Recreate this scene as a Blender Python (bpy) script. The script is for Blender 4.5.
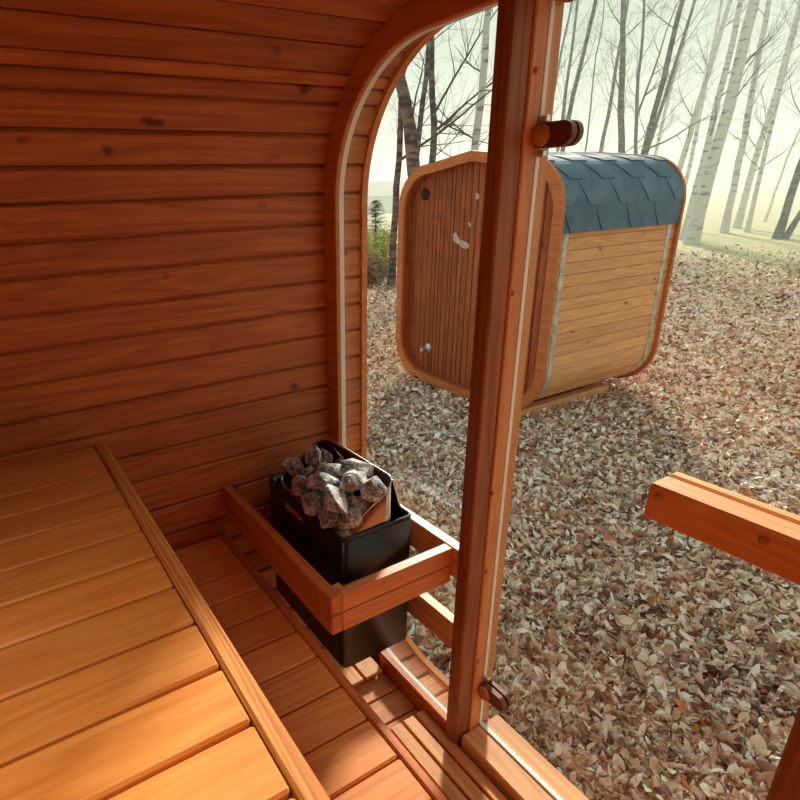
import bpy, math, random
import numpy as np
from mathutils import Vector, Matrix
from mathutils.geometry import tessellate_polygon

for o in list(bpy.data.objects):
    bpy.data.objects.remove(o)
SC = bpy.context.scene
C = SC.collection
PI = math.pi

# ------------------------------------------------------------------ camera
cam_d = bpy.data.cameras.new('camera')
cam = bpy.data.objects.new('camera', cam_d)
C.objects.link(cam)
cam_d.sensor_width = 36.0
cam_d.lens = 562.16 / 800 * 36
cam_d.shift_x = (400 - 303.36) / 800
cam_d.shift_y = (411.08 - 400) / 800
cam_d.clip_start = 0.02
cam_d.clip_end = 600
# rows of the world->camera rotation (camera x right, y down, z forward)
RX = Vector((0.86551721, -0.49957206, -0.0361622))
RY = Vector((-0.20581237, -0.28889393, -0.93497677))
RZ = Vector((0.45664124, 0.81668112, -0.35286078))
mat = Matrix(((RX.x, -RY.x, -RZ.x), (RX.y, -RY.y, -RZ.y), (RX.z, -RY.z, -RZ.z)))
cam.matrix_world = Matrix.Translation((0, 0, 1.6)) @ mat.to_4x4()
SC.camera = cam

# ------------------------------------------------------------------ world, sun, exposure
SC.view_settings.view_transform = 'Standard'
SC.view_settings.look = 'None'
SC.view_settings.gamma = 1.0
SC.view_settings.use_curve_mapping = False
SC.view_settings.exposure = 0.15
SC.cycles.volume_bounces = 4
world = bpy.data.worlds.new('overcast_sky')
SC.world = world
world.use_nodes = True
wn = world.node_tree
wn.nodes.clear()
wo = wn.nodes.new('ShaderNodeOutputWorld')
wb = wn.nodes.new('ShaderNodeBackground')
wb.inputs['Strength'].default_value = 0.93
wtc = wn.nodes.new('ShaderNodeTexCoord')
wsx = wn.nodes.new('ShaderNodeSeparateXYZ')
wrm = wn.nodes.new('ShaderNodeValToRGB')
wrm.color_ramp.elements[0].position = 0.0
wrm.color_ramp.elements[0].color = (0.70, 0.76, 0.63, 1)
wrm.color_ramp.elements[1].position = 0.7
wrm.color_ramp.elements[1].color = (0.64, 0.74, 0.66, 1)
wn.links.new(wtc.outputs['Generated'], wsx.inputs[0])
wn.links.new(wsx.outputs['Z'], wrm.inputs[0])
wn.links.new(wrm.outputs[0], wb.inputs['Color'])
wn.links.new(wb.outputs[0], wo.inputs['Surface'])

sun_d = bpy.data.lights.new('low_hazy_sun', 'SUN')
sun_d.energy = 7.5
sun_d.angle = math.radians(5)
sun_d.color = (1.0, 0.91, 0.80)
sun = bpy.data.objects.new('low_hazy_sun', sun_d)
C.objects.link(sun)
SUN_DIR = Vector((-0.74, -0.67, -0.50)).normalized()
sun.rotation_euler = SUN_DIR.to_track_quat('-Z', 'Y').to_euler()

fill_light_d = bpy.data.lights.new('cabin_fill_light', 'AREA')  # unseen fill light added to brighten the bench and interior
fill_light_d.shape = 'RECTANGLE'
fill_light_d.size = 0.5
fill_light_d.size_y = 0.5
fill_light_d.spread = math.radians(100)
fill_light_d.energy = 3.6
fill_light_d.color = (1.0, 0.80, 0.56)
fill_light = bpy.data.objects.new('cabin_fill_light', fill_light_d)
C.objects.link(fill_light)
fill_light.location = (-0.35, 0.30, 1.98)
fill_light.rotation_euler = (0, 0, 0)

# ------------------------------------------------------------------ materials
def new_mat(name):
    m = bpy.data.materials.new(name)
    m.use_nodes = True
    nt = m.node_tree
    nt.nodes.clear()
    out = nt.nodes.new('ShaderNodeOutputMaterial')
    b = nt.nodes.new('ShaderNodeBsdfPrincipled')
    nt.links.new(b.outputs[0], out.inputs['Surface'])
    return m, nt, b, out

def mathn(nt, op, a, b=None, c=None):
    n = nt.nodes.new('ShaderNodeMath')
    n.operation = op
    for i, v in enumerate((a, b, c)):
        if v is None:
            continue
        if isinstance(v, (int, float)):
            n.inputs[i].default_value = v
        else:
            nt.links.new(v, n.inputs[i])
    return n.outputs[0]

def ramp(nt, fac, stops):
    n = nt.nodes.new('ShaderNodeValToRGB')
    e = n.color_ramp.elements
    while len(e) < len(stops):
        e.new(0.5)
    for i, (p, c) in enumerate(stops):
        e[i].position = p
        e[i].color = (c[0], c[1], c[2], 1)
    nt.links.new(fac, n.inputs[0])
    return n.outputs[0]

def mixc(nt, fac, a, b, mode='MIX'):
    n = nt.nodes.new('ShaderNodeMix')
    n.data_type = 'RGBA'
    n.blend_type = mode
    for i, v in ((0, fac), (6, a), (7, b)):
        if isinstance(v, (int, float)):
            n.inputs[i].default_value = v
        elif isinstance(v, tuple):
            n.inputs[i].default_value = (v[0], v[1], v[2], 1)
        else:
            nt.links.new(v, n.inputs[i])
    return n.outputs[2]

def rnd_attr(nt):
    a = nt.nodes.new('ShaderNodeAttribute')
    a.attribute_name = 'rnd'
    return a.outputs['Fac']

def wood(name, light, dark, axis=0, rough=0.45, knots=0.6, var=0.25, spec=0.35, knotcol=None, coarse=1.0):
    m, nt, b, out = new_mat(name)
    tc = nt.nodes.new('ShaderNodeTexCoord')
    r = rnd_attr(nt)
    comb = nt.nodes.new('ShaderNodeCombineXYZ')
    for i, k in enumerate((37.0, 23.0, 51.0)):
        nt.links.new(mathn(nt, 'MULTIPLY', r, k), comb.inputs[i])
    add = nt.nodes.new('ShaderNodeVectorMath')
    add.operation = 'ADD'
    nt.links.new(tc.outputs['Object'], add.inputs[0])
    nt.links.new(comb.outputs[0], add.inputs[1])
    def mapped(along, across):
        mp = nt.nodes.new('ShaderNodeMapping')
        s = [across] * 3
        s[axis] = along
        mp.inputs['Scale'].default_value = s
        nt.links.new(add.outputs[0], mp.inputs[0])
        return mp.outputs[0]
    # broad growth rings
    w = nt.nodes.new('ShaderNodeTexNoise')
    w.inputs['Scale'].default_value = 1.0
    w.inputs['Detail'].default_value = 3
    w.inputs['Distortion'].default_value = 0.6
    nt.links.new(mapped(0.9, 11 * coarse), w.inputs['Vector'])
    rings = mathn(nt, 'FRACT', mathn(nt, 'MULTIPLY', w.outputs['Fac'], 7.0))
    rings = mathn(nt, 'ABSOLUTE', mathn(nt, 'SUBTRACT', rings, 0.5))
    f = nt.nodes.new('ShaderNodeTexNoise')
    f.inputs['Scale'].default_value = 1.0
    f.inputs['Detail'].default_value = 5
    nt.links.new(mapped(2.5, 90), f.inputs['Vector'])
    fac = mathn(nt, 'ADD', mathn(nt, 'MULTIPLY', rings, 0.8), mathn(nt, 'MULTIPLY', f.outputs['Fac'], 0.75))
    col = ramp(nt, fac, [(0.2, dark), (0.85, light)])
    # board to board tone
    wnz = nt.nodes.new('ShaderNodeTexWhiteNoise')
    wnz.noise_dimensions = '1D'
    nt.links.new(r, wnz.inputs['W'])
    tone = mathn(nt, 'ADD', mathn(nt, 'MULTIPLY', wnz.outputs['Value'], var), 1 - var * 0.55)
    cc = nt.nodes.new('ShaderNodeCombineXYZ')
    nt.links.new(tone, cc.inputs[0])
    nt.links.new(tone, cc.inputs[1])
    nt.links.new(tone, cc.inputs[2])
    col = mixc(nt, 1.0, col, cc.outputs[0], 'MULTIPLY')
    if knots > 0:
        v = nt.nodes.new('ShaderNodeTexVoronoi')
        v.inputs['Scale'].default_value = 1.0
        v.inputs['Randomness'].default_value = 1.0
        dn = nt.nodes.new('ShaderNodeTexNoise')
        dn.inputs['Scale'].default_value = 14
        nt.links.new(add.outputs[0], dn.inputs['Vector'])
        mx = nt.nodes.new('ShaderNodeVectorMath')
        mx.operation = 'MULTIPLY_ADD'
        nt.links.new(dn.outputs['Color'], mx.inputs[0])
        mx.inputs[1].default_value = (0.35, 0.35, 0.35)
        nt.links.new(mapped(4.6, 8.0), mx.inputs[2])
        nt.links.new(mx.outputs[0], v.inputs['Vector'])
        # only some of the cells bear a knot
        sel = mathn(nt, 'GREATER_THAN', v.outputs['Color'], 0.30)
        k = mathn(nt, 'MULTIPLY', mathn(nt, 'SUBTRACT', 1.0, mathn(nt, 'SMOOTH_MIN', mathn(nt, 'MULTIPLY', v.outputs['Distance'], 7.0), 1.0, 0.1)), sel)
        k = mathn(nt, 'MULTIPLY', k, knots * 1.8)
        k = mathn(nt, 'MINIMUM', k, 0.85)
        kc = knotcol or tuple(x * 0.18 for x in dark)
        col = mixc(nt, k, col, kc)
    nt.links.new(col, b.inputs['Base Color'])
    b.inputs['Roughness'].default_value = rough
    b.inputs['Specular IOR Level'].default_value = spec
    bp = nt.nodes.new('ShaderNodeBump')
    bp.inputs['Strength'].default_value = 0.12
    bp.inputs['Distance'].default_value = 0.002
    nt.links.new(fac, bp.inputs['Height'])
    nt.links.new(bp.outputs[0], b.inputs['Normal'])
    return m

def plain(name, col, rough=0.5, metal=0.0, spec=0.5, noise=0.0, scale=20, col2=None, bump=0.0):
    m, nt, b, out = new_mat(name)
    b.inputs['Roughness'].default_value = rough
    b.inputs['Metallic'].default_value = metal
    b.inputs['Specular IOR Level'].default_value = spec
    tc = nt.nodes.new('ShaderNodeTexCoord')
    n = nt.nodes.new('ShaderNodeTexNoise')
    n.inputs['Scale'].default_value = scale
    n.inputs['Detail'].default_value = 4
    nt.links.new(tc.outputs['Object'], n.inputs['Vector'])
    c2 = col2 or tuple(max(0, x * (1 - noise)) for x in col)
    nt.links.new(ramp(nt, n.outputs['Fac'], [(0.35, c2), (0.65, col)]), b.inputs['Base Color'])
    if bump:
        bp = nt.nodes.new('ShaderNodeBump')
        bp.inputs['Strength'].default_value = bump
        bp.inputs['Distance'].default_value = 0.005
        nt.links.new(n.outputs['Fac'], bp.inputs['Height'])
        nt.links.new(bp.outputs[0], b.inputs['Normal'])
    return m

WALLL, WALLD = (0.54, 0.172, 0.054), (0.31, 0.078, 0.024)
M = {}
M['wall_x'] = wood('wall_stave_wood', WALLL, WALLD, 0, rough=0.5, knots=0.75, var=0.30)
M['wall_z'] = wood('upright_wall_wood', WALLL, WALLD, 2, rough=0.5, knots=0.5, var=0.30)
M['post_z'] = wood('post_wood', (0.36, 0.118, 0.042), (0.18, 0.050, 0.019), 2, rough=0.5, knots=0.6, var=0.25)
M['pale_z'] = wood('jamb_wood', (0.72, 0.31, 0.11), (0.55, 0.20, 0.065), 2, rough=0.45, knots=0.2, var=0.15)
M['ring'] = wood('ring_wood', (0.68, 0.23, 0.07), (0.46, 0.13, 0.035), 1, rough=0.45, knots=0.15, var=0.12)
M['frame_y'] = wood('sill_wood', (0.78, 0.40, 0.17), (0.58, 0.24, 0.085), 1, rough=0.4, knots=0.2, var=0.15)
M['bench_x'] = wood('bench_plank_wood', (0.80, 0.34, 0.085), (0.62, 0.215, 0.045), 0, rough=0.42, knots=0.12, var=0.14, coarse=0.8)
M['bench_y'] = wood('bench_edge_wood', (0.86, 0.37, 0.10), (0.36, 0.10, 0.024), 1, rough=0.42, knots=0.1, var=0.10, coarse=2.6)
M['low_x'] = wood('step_plank_wood', (0.84, 0.33, 0.095), (0.62, 0.19, 0.050), 0, rough=0.42, knots=0.25, var=0.20)
M['low_y'] = wood('step_edge_wood', (0.66, 0.20, 0.055), (0.42, 0.11, 0.028), 1, rough=0.42, knots=0.3, var=0.15)
M['rail_x'] = wood('guard_rail_wood_x', (0.74, 0.26, 0.075), (0.50, 0.14, 0.038), 0, rough=0.42, knots=0.25, var=0.12)
M['rail_y'] = wood('guard_rail_wood_y', (0.68, 0.20, 0.055), (0.42, 0.10, 0.027), 1, rough=0.42, knots=0.25, var=0.12)
M['grate_y'] = wood('floor_slat_wood', (0.78, 0.36, 0.13), (0.56, 0.20, 0.065), 1, rough=0.4, knots=0.15, var=0.12)
M['grate_x'] = wood('floor_board_wood', (0.72, 0.28, 0.085), (0.50, 0.15, 0.042), 0, rough=0.4, knots=0.15, var=0.12)
M['handle'] = wood('handle_wood', (0.86, 0.38, 0.14), (0.68, 0.24, 0.07), 1, rough=0.42, knots=0.2, var=0.1)
M['hinge'] = wood('hinge_wood', (0.20, 0.065, 0.03), (0.11, 0.035, 0.018), 1, rough=0.35, knots=0.0, var=0.1)
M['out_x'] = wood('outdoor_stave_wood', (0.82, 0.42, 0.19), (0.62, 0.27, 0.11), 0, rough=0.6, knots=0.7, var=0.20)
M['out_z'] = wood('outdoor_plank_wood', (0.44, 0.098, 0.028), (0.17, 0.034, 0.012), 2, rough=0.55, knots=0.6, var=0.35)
M['out_ring'] = wood('outdoor_ring_wood', (0.60, 0.19, 0.055), (0.40, 0.10, 0.030), 1, rough=0.55, knots=0.15, var=0.15)
M['rubber'] = plain('pale_seal_rubber', (0.84, 0.87, 0.80), rough=0.5, noise=0.05)
M['black'] = plain('black_enamel', (0.006, 0.007, 0.011), rough=0.28, spec=0.5, noise=0.1)
M['rim'] = plain('dark_rim_steel', (0.05, 0.055, 0.065), rough=0.3, metal=0.8, noise=0.3)
M['steel'] = plain('brushed_steel', (0.60, 0.55, 0.50), rough=0.22, metal=1.0, noise=0.25, scale=8)
M['silver'] = plain('silver_metal', (0.70, 0.70, 0.68), rough=0.3, metal=0.9, noise=0.2)
M['strap'] = plain('galvanised_strap', (0.62, 0.64, 0.60), rough=0.4, metal=0.35, noise=0.45, scale=14)
M['logo_reflect'] = plain('logo_painted_reflection', (0.90, 0.30, 0.12), rough=0.5, metal=0.0, noise=0.1)  # flat orange painted in for the warm reflection on the lettering
M['dark'] = plain('dark_void', (0.012, 0.010, 0.010), rough=0.9, noise=0.3)
M['vent'] = plain('black_vent', (0.010, 0.010, 0.012), rough=0.6, noise=0.3)
M['chalk'] = plain('pale_scuff', (0.62, 0.50, 0.44), rough=0.8, noise=0.35, scale=30)
M['screw'] = plain('wood_plug', (0.66, 0.27, 0.10), rough=0.5, noise=0.3)
M['drybush'] = plain('dry_bush', (0.36, 0.27, 0.19), rough=0.9, spec=0.1, noise=0.4, scale=6)
M['barn'] = plain('weathered_barn_board', (0.42, 0.45, 0.42), rough=0.9, noise=0.25, scale=1.5)
M['barnroof'] = plain('grey_barn_roof', (0.30, 0.33, 0.33), rough=0.9, noise=0.25, scale=1.5)

def m_glass():
    m = bpy.data.materials.new('clear_glass')
    m.use_nodes = True
    nt = m.node_tree
    nt.nodes.clear()
    out = nt.nodes.new('ShaderNodeOutputMaterial')
    t = nt.nodes.new('ShaderNodeBsdfTransparent')
    t.inputs[0].default_value = (0.97, 0.985, 0.975, 1)
    g = nt.nodes.new('ShaderNodeBsdfGlossy')
    g.inputs['Roughness'].default_value = 0.01
    lw = nt.nodes.new('ShaderNodeLayerWeight')
    lw.inputs['Blend'].default_value = 0.5
    f = mathn(nt, 'MULTIPLY_ADD', mathn(nt, 'POWER', lw.outputs['Facing'], 4.0), 0.45, 0.025)
    mx = nt.nodes.new('ShaderNodeMixShader')
    nt.links.new(f, mx.inputs[0])
    nt.links.new(t.outputs[0], mx.inputs[1])
    nt.links.new(g.outputs[0], mx.inputs[2])
    nt.links.new(mx.outputs[0], out.inputs['Surface'])
    return m
M['glass'] = m_glass()

def m_stone():
    m, nt, b, out = new_mat('grey_peridotite')
    tc = nt.nodes.new('ShaderNodeTexCoord')
    inf = nt.nodes.new('ShaderNodeObjectInfo')
    n = nt.nodes.new('ShaderNodeTexNoise')
    n.inputs['Scale'].default_value = 26
    n.inputs['Detail'].default_value = 6
    nt.links.new(tc.outputs['Object'], n.inputs['Vector'])
    n2 = nt.nodes.new('ShaderNodeTexNoise')
    n2.inputs['Scale'].default_value = 160
    n2.inputs['Detail'].default_value = 3
    nt.links.new(tc.outputs['Object'], n2.inputs['Vector'])
    f = mathn(nt, 'ADD', mathn(nt, 'MULTIPLY', n.outputs['Fac'], 0.5), mathn(nt, 'MULTIPLY', n2.outputs['Fac'], 0.5))
    c = ramp(nt, f, [(0.38, (0.05, 0.052, 0.065)), (0.49, (0.33, 0.335, 0.35)), (0.60, (0.80, 0.83, 0.80))])
    tone = mathn(nt, 'ADD', mathn(nt, 'MULTIPLY', inf.outputs['Random'], 0.5), 0.7)
    cc = nt.nodes.new('ShaderNodeCombineXYZ')
    for i in range(3):
        nt.links.new(tone, cc.inputs[i])
    nt.links.new(mixc(nt, 1.0, c, cc.outputs[0], 'MULTIPLY'), b.inputs['Base Color'])
    b.inputs['Roughness'].default_value = 0.75
    bp = nt.nodes.new('ShaderNodeBump')
    bp.inputs['Strength'].default_value = 0.7
    bp.inputs['Distance'].default_value = 0.004
    nt.links.new(f, bp.inputs['Height'])
    nt.links.new(bp.outputs[0], b.inputs['Normal'])
    return m
M['stone'] = m_stone()

def m_ground():
    m, nt, b, out = new_mat('leafy_ground')
    tc = nt.nodes.new('ShaderNodeTexCoord')
    def noise(s, d=4):
        n = nt.nodes.new('ShaderNodeTexNoise')
        n.inputs['Scale'].default_value = s
        n.inputs['Detail'].default_value = d
        nt.links.new(tc.outputs['Object'], n.inputs['Vector'])
        return n.outputs['Fac']
    v = nt.nodes.new('ShaderNodeTexVoronoi')
    v.inputs['Scale'].default_value = 13
    nt.links.new(tc.outputs['Object'], v.inputs['Vector'])
    sp = nt.nodes.new('ShaderNodeSeparateColor')
    nt.links.new(v.outputs['Color'], sp.inputs[0])
    leaf = ramp(nt, sp.outputs[0], [(0.0, (0.16, 0.09, 0.07)), (0.4, (0.50, 0.33, 0.24)), (0.75, (0.80, 0.62, 0.48)), (1.0, (0.90, 0.83, 0.70))])
    litter = mixc(nt, mathn(nt, 'MULTIPLY', noise(30), 0.55), leaf, (0.20, 0.13, 0.09))
    grass = ramp(nt, noise(9, 6), [(0.3, (0.40, 0.42, 0.20)), (0.7, (0.66, 0.66, 0.38))])
    sx = nt.nodes.new('ShaderNodeSeparateXYZ')
    nt.links.new(tc.outputs['Object'], sx.inputs[0])
    dist = mathn(nt, 'SQRT', mathn(nt, 'ADD', mathn(nt, 'POWER', sx.outputs[0], 2.0), mathn(nt, 'POWER', sx.outputs[1], 2.0)))
    g = mathn(nt, 'MULTIPLY_ADD', dist, 1 / 9.0, -1.55)
    g = mathn(nt, 'ADD', g, mathn(nt, 'MULTIPLY', mathn(nt, 'SUBTRACT', noise(0.35, 3), 0.5), 2.6))
    n = nt.nodes.new('ShaderNodeClamp')
    nt.links.new(g, n.inputs[0])
    nt.links.new(mixc(nt, mathn(nt, 'MULTIPLY', n.outputs[0], 0.75), litter, grass), b.inputs['Base Color'])
    b.inputs['Roughness'].default_value = 0.95
    b.inputs['Specular IOR Level'].default_value = 0.1
    bp = nt.nodes.new('ShaderNodeBump')
    bp.inputs['Strength'].default_value = 0.5
    bp.inputs['Distance'].default_value = 0.03
    nt.links.new(noise(18, 5), bp.inputs['Height'])
    nt.links.new(bp.outputs[0], b.inputs['Normal'])
    return m
M['ground'] = m_ground()

def m_leaf():
    m, nt, b, out = new_mat('dry_fallen_leaf')
    r = rnd_attr(nt)
    c = ramp(nt, r, [(0.0, (0.13, 0.065, 0.05)), (0.14, (0.40, 0.22, 0.16)), (0.34, (0.72, 0.49, 0.38)), (0.55, (0.90, 0.72, 0.58)), (0.72, (0.94, 0.88, 0.78)), (0.955, (0.90, 0.88, 0.78)), (0.97, (0.62, 0.17, 0.06)), (1.0, (0.50, 0.22, 0.06))])
    nt.links.new(c, b.inputs['Base Color'])
    b.inputs['Roughness'].default_value = 0.7
    b.inputs['Specular IOR Level'].default_value = 0.25
    return m
M['leaf'] = m_leaf()

def m_bark(name, pale, band, thr=0.56):
    m, nt, b, out = new_mat(name)
    tc = nt.nodes.new('ShaderNodeTexCoord')
    mp = nt.nodes.new('ShaderNodeMapping')
    mp.inputs['Scale'].default_value = (2.2, 2.2, 8.0)
    nt.links.new(tc.outputs['Object'], mp.inputs[0])
    n = nt.nodes.new('ShaderNodeTexNoise')
    n.inputs['Scale'].default_value = 1.2
    n.inputs['Detail'].default_value = 5
    nt.links.new(mp.outputs[0], n.inputs['Vector'])
    c = ramp(nt, n.outputs['Fac'], [(thr - 0.08, pale), (thr + 0.05, band)])
    nt.links.new(c, b.inputs['Base Color'])
    b.inputs['Roughness'].default_value = 0.9
    b.inputs['Specular IOR Level'].default_value = 0.1
    return m
M['birch'] = m_bark('birch_bark', (0.60, 0.61, 0.58), (0.16, 0.16, 0.165), 0.63)
M['bark'] = m_bark('grey_bark', (0.22, 0.21, 0.205), (0.09, 0.085, 0.09), 0.5)
M['brownbark'] = m_bark('brown_bark', (0.23, 0.18, 0.16), (0.085, 0.062, 0.066), 0.52)
M['twig'] = plain('twig_bark', (0.15, 0.14, 0.14), rough=0.9, spec=0.1, noise=0.3, scale=4)
M['needle'] = plain('spruce_needles', (0.13, 0.20, 0.12), rough=0.8, spec=0.2, noise=0.4, scale=8)
M['shrub'] = plain('yellow_green_shrub', (0.52, 0.52, 0.16), rough=0.8, spec=0.2, noise=0.4, scale=4)

def m_shingle():
    m, nt, b, out = new_mat('blue_bitumen_shingle')
    tc = nt.nodes.new('ShaderNodeTexCoord')
    n = nt.nodes.new('ShaderNodeTexNoise')
    n.inputs['Scale'].default_value = 7
    n.inputs['Detail'].default_value = 8
    nt.links.new(tc.outputs['Object'], n.inputs['Vector'])
    r = rnd_attr(nt)
    f = mathn(nt, 'ADD', mathn(nt, 'MULTIPLY', r, 0.25), mathn(nt, 'MULTIPLY', n.outputs['Fac'], 0.75))
    nt.links.new(ramp(nt, f, [(0.3, (0.055, 0.115, 0.175)), (0.75, (0.12, 0.20, 0.26))]), b.inputs['Base Color'])
    b.inputs['Roughness'].default_value = 0.65
    return m
M['shingle'] = m_shingle()

# ------------------------------------------------------------------ mesh helpers
class MB:
    """Collects geometry in world metres; build() links it as one mesh object."""
    def __init__(s, seed=1):
        s.v, s.f, s.r, s.sm = [], [], [], []
        s.rg = random.Random(seed)
    def add(s, verts, faces, rnd=None, smooth=False):
        r = s.rg.random() if rnd is None else rnd
        n = len(s.v)
        s.v.extend([tuple(v) for v in verts])
        for f in faces:
            s.f.append(tuple(i + n for i in f))
            s.r.append(r)
            s.sm.append(smooth)
        return s
    def box(s, x0, x1, y0, y1, z0, z1, c=0.002, rnd=None):
        c = min(c, (x1 - x0) * .45, (y1 - y0) * .45, (z1 - z0) * .45)
        lo, hi = (x0, y0, z0), (x1, y1, z1)
        V, idx = [], {}
        for sx in (0, 1):
            for sy in (0, 1):
                for sz in (0, 1):
                    sg = (sx, sy, sz)
                    for a in range(3):      # vertex lying on the face normal to axis a
                        p = []
                        for k in range(3):
                            e = hi[k] if sg[k] else lo[k]
                            if k != a:
                                e += -c if sg[k] else c
                            p.append(e)
                        idx[(sg, a)] = len(V)
                        V.append(tuple(p))
        F = []
        ctr = Vector([(lo[k] + hi[k]) / 2 for k in range(3)])
        def face(ids):
            P = [Vector(V[i]) for i in ids]
            nrm = (P[1] - P[0]).cross(P[2] - P[0])
            mid = sum(P, Vector()) / len(P)
            F.append(tuple(ids) if nrm.dot(mid - ctr) > 0 else tuple(reversed(ids)))
        for a in range(3):
            b_, c_ = (a + 1) % 3, (a + 2) % 3
            for sa in (0, 1):
                q = []
                for sb, sc in ((0, 0), (1, 0), (1, 1), (0, 1)):
                    g = [0, 0, 0]
                    g[a], g[b_], g[c_] = sa, sb, sc
                    q.append(idx[(tuple(g), a)])
                face(q)
            for sb in (0, 1):
                for sc in (0, 1):
                    g0, g1 = [0, 0, 0], [0, 0, 0]
                    g0[a], g1[a] = 0, 1
                    g0[b_] = g1[b_] = sb
                    g0[c_] = g1[c_] = sc
                    face([idx[(tuple(g0), b_)], idx[(tuple(g1), b_)], idx[(tuple(g1), c_)], idx[(tuple(g0), c_)]])
        for sg in [(i, j, k) for i in (0, 1) for j in (0, 1) for k in (0, 1)]:
            face([idx[(sg, 0)], idx[(sg, 1)], idx[(sg, 2)]])
        return s.add(V, F, rnd)
    def prism(s, poly, axis, a, b, rnd=None, smooth=False):
        """2D polygon (coords of the two other axes, in order) extruded along axis from a to b."""
        n = len(poly)
        def P(p, t):
            q = list(p)
            q.insert(axis, t)
            return tuple(q)
        V = [P(p, a) for p in poly] + [P(p, b) for p in poly]
        tri = tessellate_polygon([[Vector((p[0], p[1], 0)) for p in poly]])
        F = [tuple(t) for t in tri] + [tuple(i + n for i in reversed(t)) for t in tri]
        for i in range(n):
            j = (i + 1) % n
            F.append((i, j, j + n, i + n))
        return s.add(V, F, rnd, smooth)
    def loft(s, loops, closed=True, caps=False, rnd=None, smooth=True, ring=False):
        n = len(loops[0])
        V = [p for L in loops for p in L]
        F = []
        m = len(loops)
        for i in range(m if ring else m - 1):
            i2 = (i + 1) % m
            for j in range(n if closed else n - 1):
                k = (j + 1) % n
                F.append((i * n + j, i * n + k, i2 * n + k, i2 * n + j))
        if caps:
            F.append(tuple(range(n)))
            F.append(tuple(reversed(range((m - 1) * n, m * n))))
        return s.add(V, F, rnd, smooth)
    def tube(s, pts, rad, n=8, rnd=None, caps=True):
        pts = [Vector(p) for p in pts]
        loops = []
        up = None
        for i, p in enumerate(pts):
            d = (pts[min(i + 1, len(pts) - 1)] - pts[max(i - 1, 0)]).normalized()
            if up is None:
                up = Vector((0, 0, 1)) if abs(d.z) < 0.9 else Vector((1, 0, 0))
            a = d.cross(up)
            a = a.normalized() if a.length > 1e-6 else d.orthogonal().normalized()
            b = d.cross(a).normalized()
            up = -b if False else up
            r = rad[i] if isinstance(rad, (list, tuple)) else rad
            loops.append([tuple(p + a * (r * math.cos(2 * PI * k / n)) + b * (r * math.sin(2 * PI * k / n))) for k in range(n)])
        return s.loft(loops, caps=caps, rnd=rnd)
    def cyl(s, p0, p1, r0, r1=None, n=24, rnd=None):
        return s.tube([p0, p1], [r0, r0 if r1 is None else r1], n, rnd)
    def build(s, name, mt, parent=None, origin=None):
        off = Vector((0, 0, 0))
        if parent is not None:
            q = parent
            while q is not None:
                off += q.location
                q = q.parent
        if origin is not None:
            off = Vector(origin) if parent is None else off
        me = bpy.data.meshes.new(name)
        V = np.array(s.v, dtype=np.float64) - np.array(off)
        me.from_pydata([tuple(v) for v in V], [], s.f)
        at = me.attributes.new('rnd', 'FLOAT', 'FACE')
        at.data.foreach_set('value', s.r)
        me.polygons.foreach_set('use_smooth', s.sm)
        me.materials.append(mt)
        me.validate()
        me.update()
        o = bpy.data.objects.new(name, me)
        C.objects.link(o)
        if parent is not None:
            o.parent = parent
        elif origin is not None:
            o.location = off
        return o

def fix_normals(o):
    import bmesh
    bm = bmesh.new()
    bm.from_mesh(o.data)
    bmesh.ops.recalc_face_normals(bm, faces=bm.faces)
    bm.to_mesh(o.data)
    bm.free()
    return o

def tag(o, label=None, cat=None, group=None, kind=None):
    if label: o['label'] = label
    if cat: o['category'] = cat
    if group: o['group'] = group
    if kind: o['kind'] = kind
    return o

def thing(name, loc, label, cat, group=None, kind=None):
    o = bpy.data.objects.new(name, None)
    o.empty_display_size = 0.1
    o.location = loc
    C.objects.link(o)
    return tag(o, label, cat, group, kind)

# cross-section of the cabin in the Y-Z plane: rounded rectangle
CY, HW, ZB, ZT, RR = 0.545, 1.105, -0.07, 2.03, 0.45
XF, XO, XB = 1.036, 1.184, -1.25
def section(d=0.0, na=16, cy=CY, hw=HW, zb=ZB, zt=ZT, R=RR):
    """loop of (y, z), inset by d, counter-clockwise seen from +X, starts at right wall bottom"""
    r = R - d
    y0, y1, z0, z1 = cy - hw + d, cy + hw - d, zb + d, zt - d
    P = []
    for (oy, oz, a0) in ((y1 - r, z0 + r, -90), (y1 - r, z1 - r, 0), (y0 + r, z1 - r, 90), (y0 + r, z0 + r, 180)):
        for k in range(na + 1):
            t = math.radians(a0 + 90 * k / na)
            P.append((oy + r * math.cos(t), oz + r * math.sin(t)))
    return P

def ring_loops(xs_ds, **kw):
    """profile points (x, inset) swept round the section -> list of loops for a ring-closed loft"""
    return [[(x, y, z) for (y, z) in section(d, **kw)] for (x, d) in xs_ds]

# ------------------------------------------------------------------ big setting
G = -0.38
gm = MB(3)
NX = 60
gx = np.concatenate([np.linspace(-12, 20, 33), np.geomspace(21, 400, 22)])
gy = np.concatenate([-np.geomspace(150, 13, 12), np.linspace(-12, 20, 33), np.geomspace(21, 400, 22)])
rg = random.Random(5)
V, F = [], []
for i, x in enumerate(gx):
    for j, y in enumerate(gy):
        h = 0.015 * math.sin(1.3 * x + 0.7 * y) * math.sin(0.9 * y - 0.4 * x)
        V.append((x, y, G + h))
ny = len(gy)
for i in range(len(gx) - 1):
    for j in range(ny - 1):
        F.append((i * ny + j, (i + 1) * ny + j, (i + 1) * ny + j + 1, i * ny + j + 1))
gm.add(V, F, 0.5, True)
tag(gm.build('ground', M['ground']), kind='structure')

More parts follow.
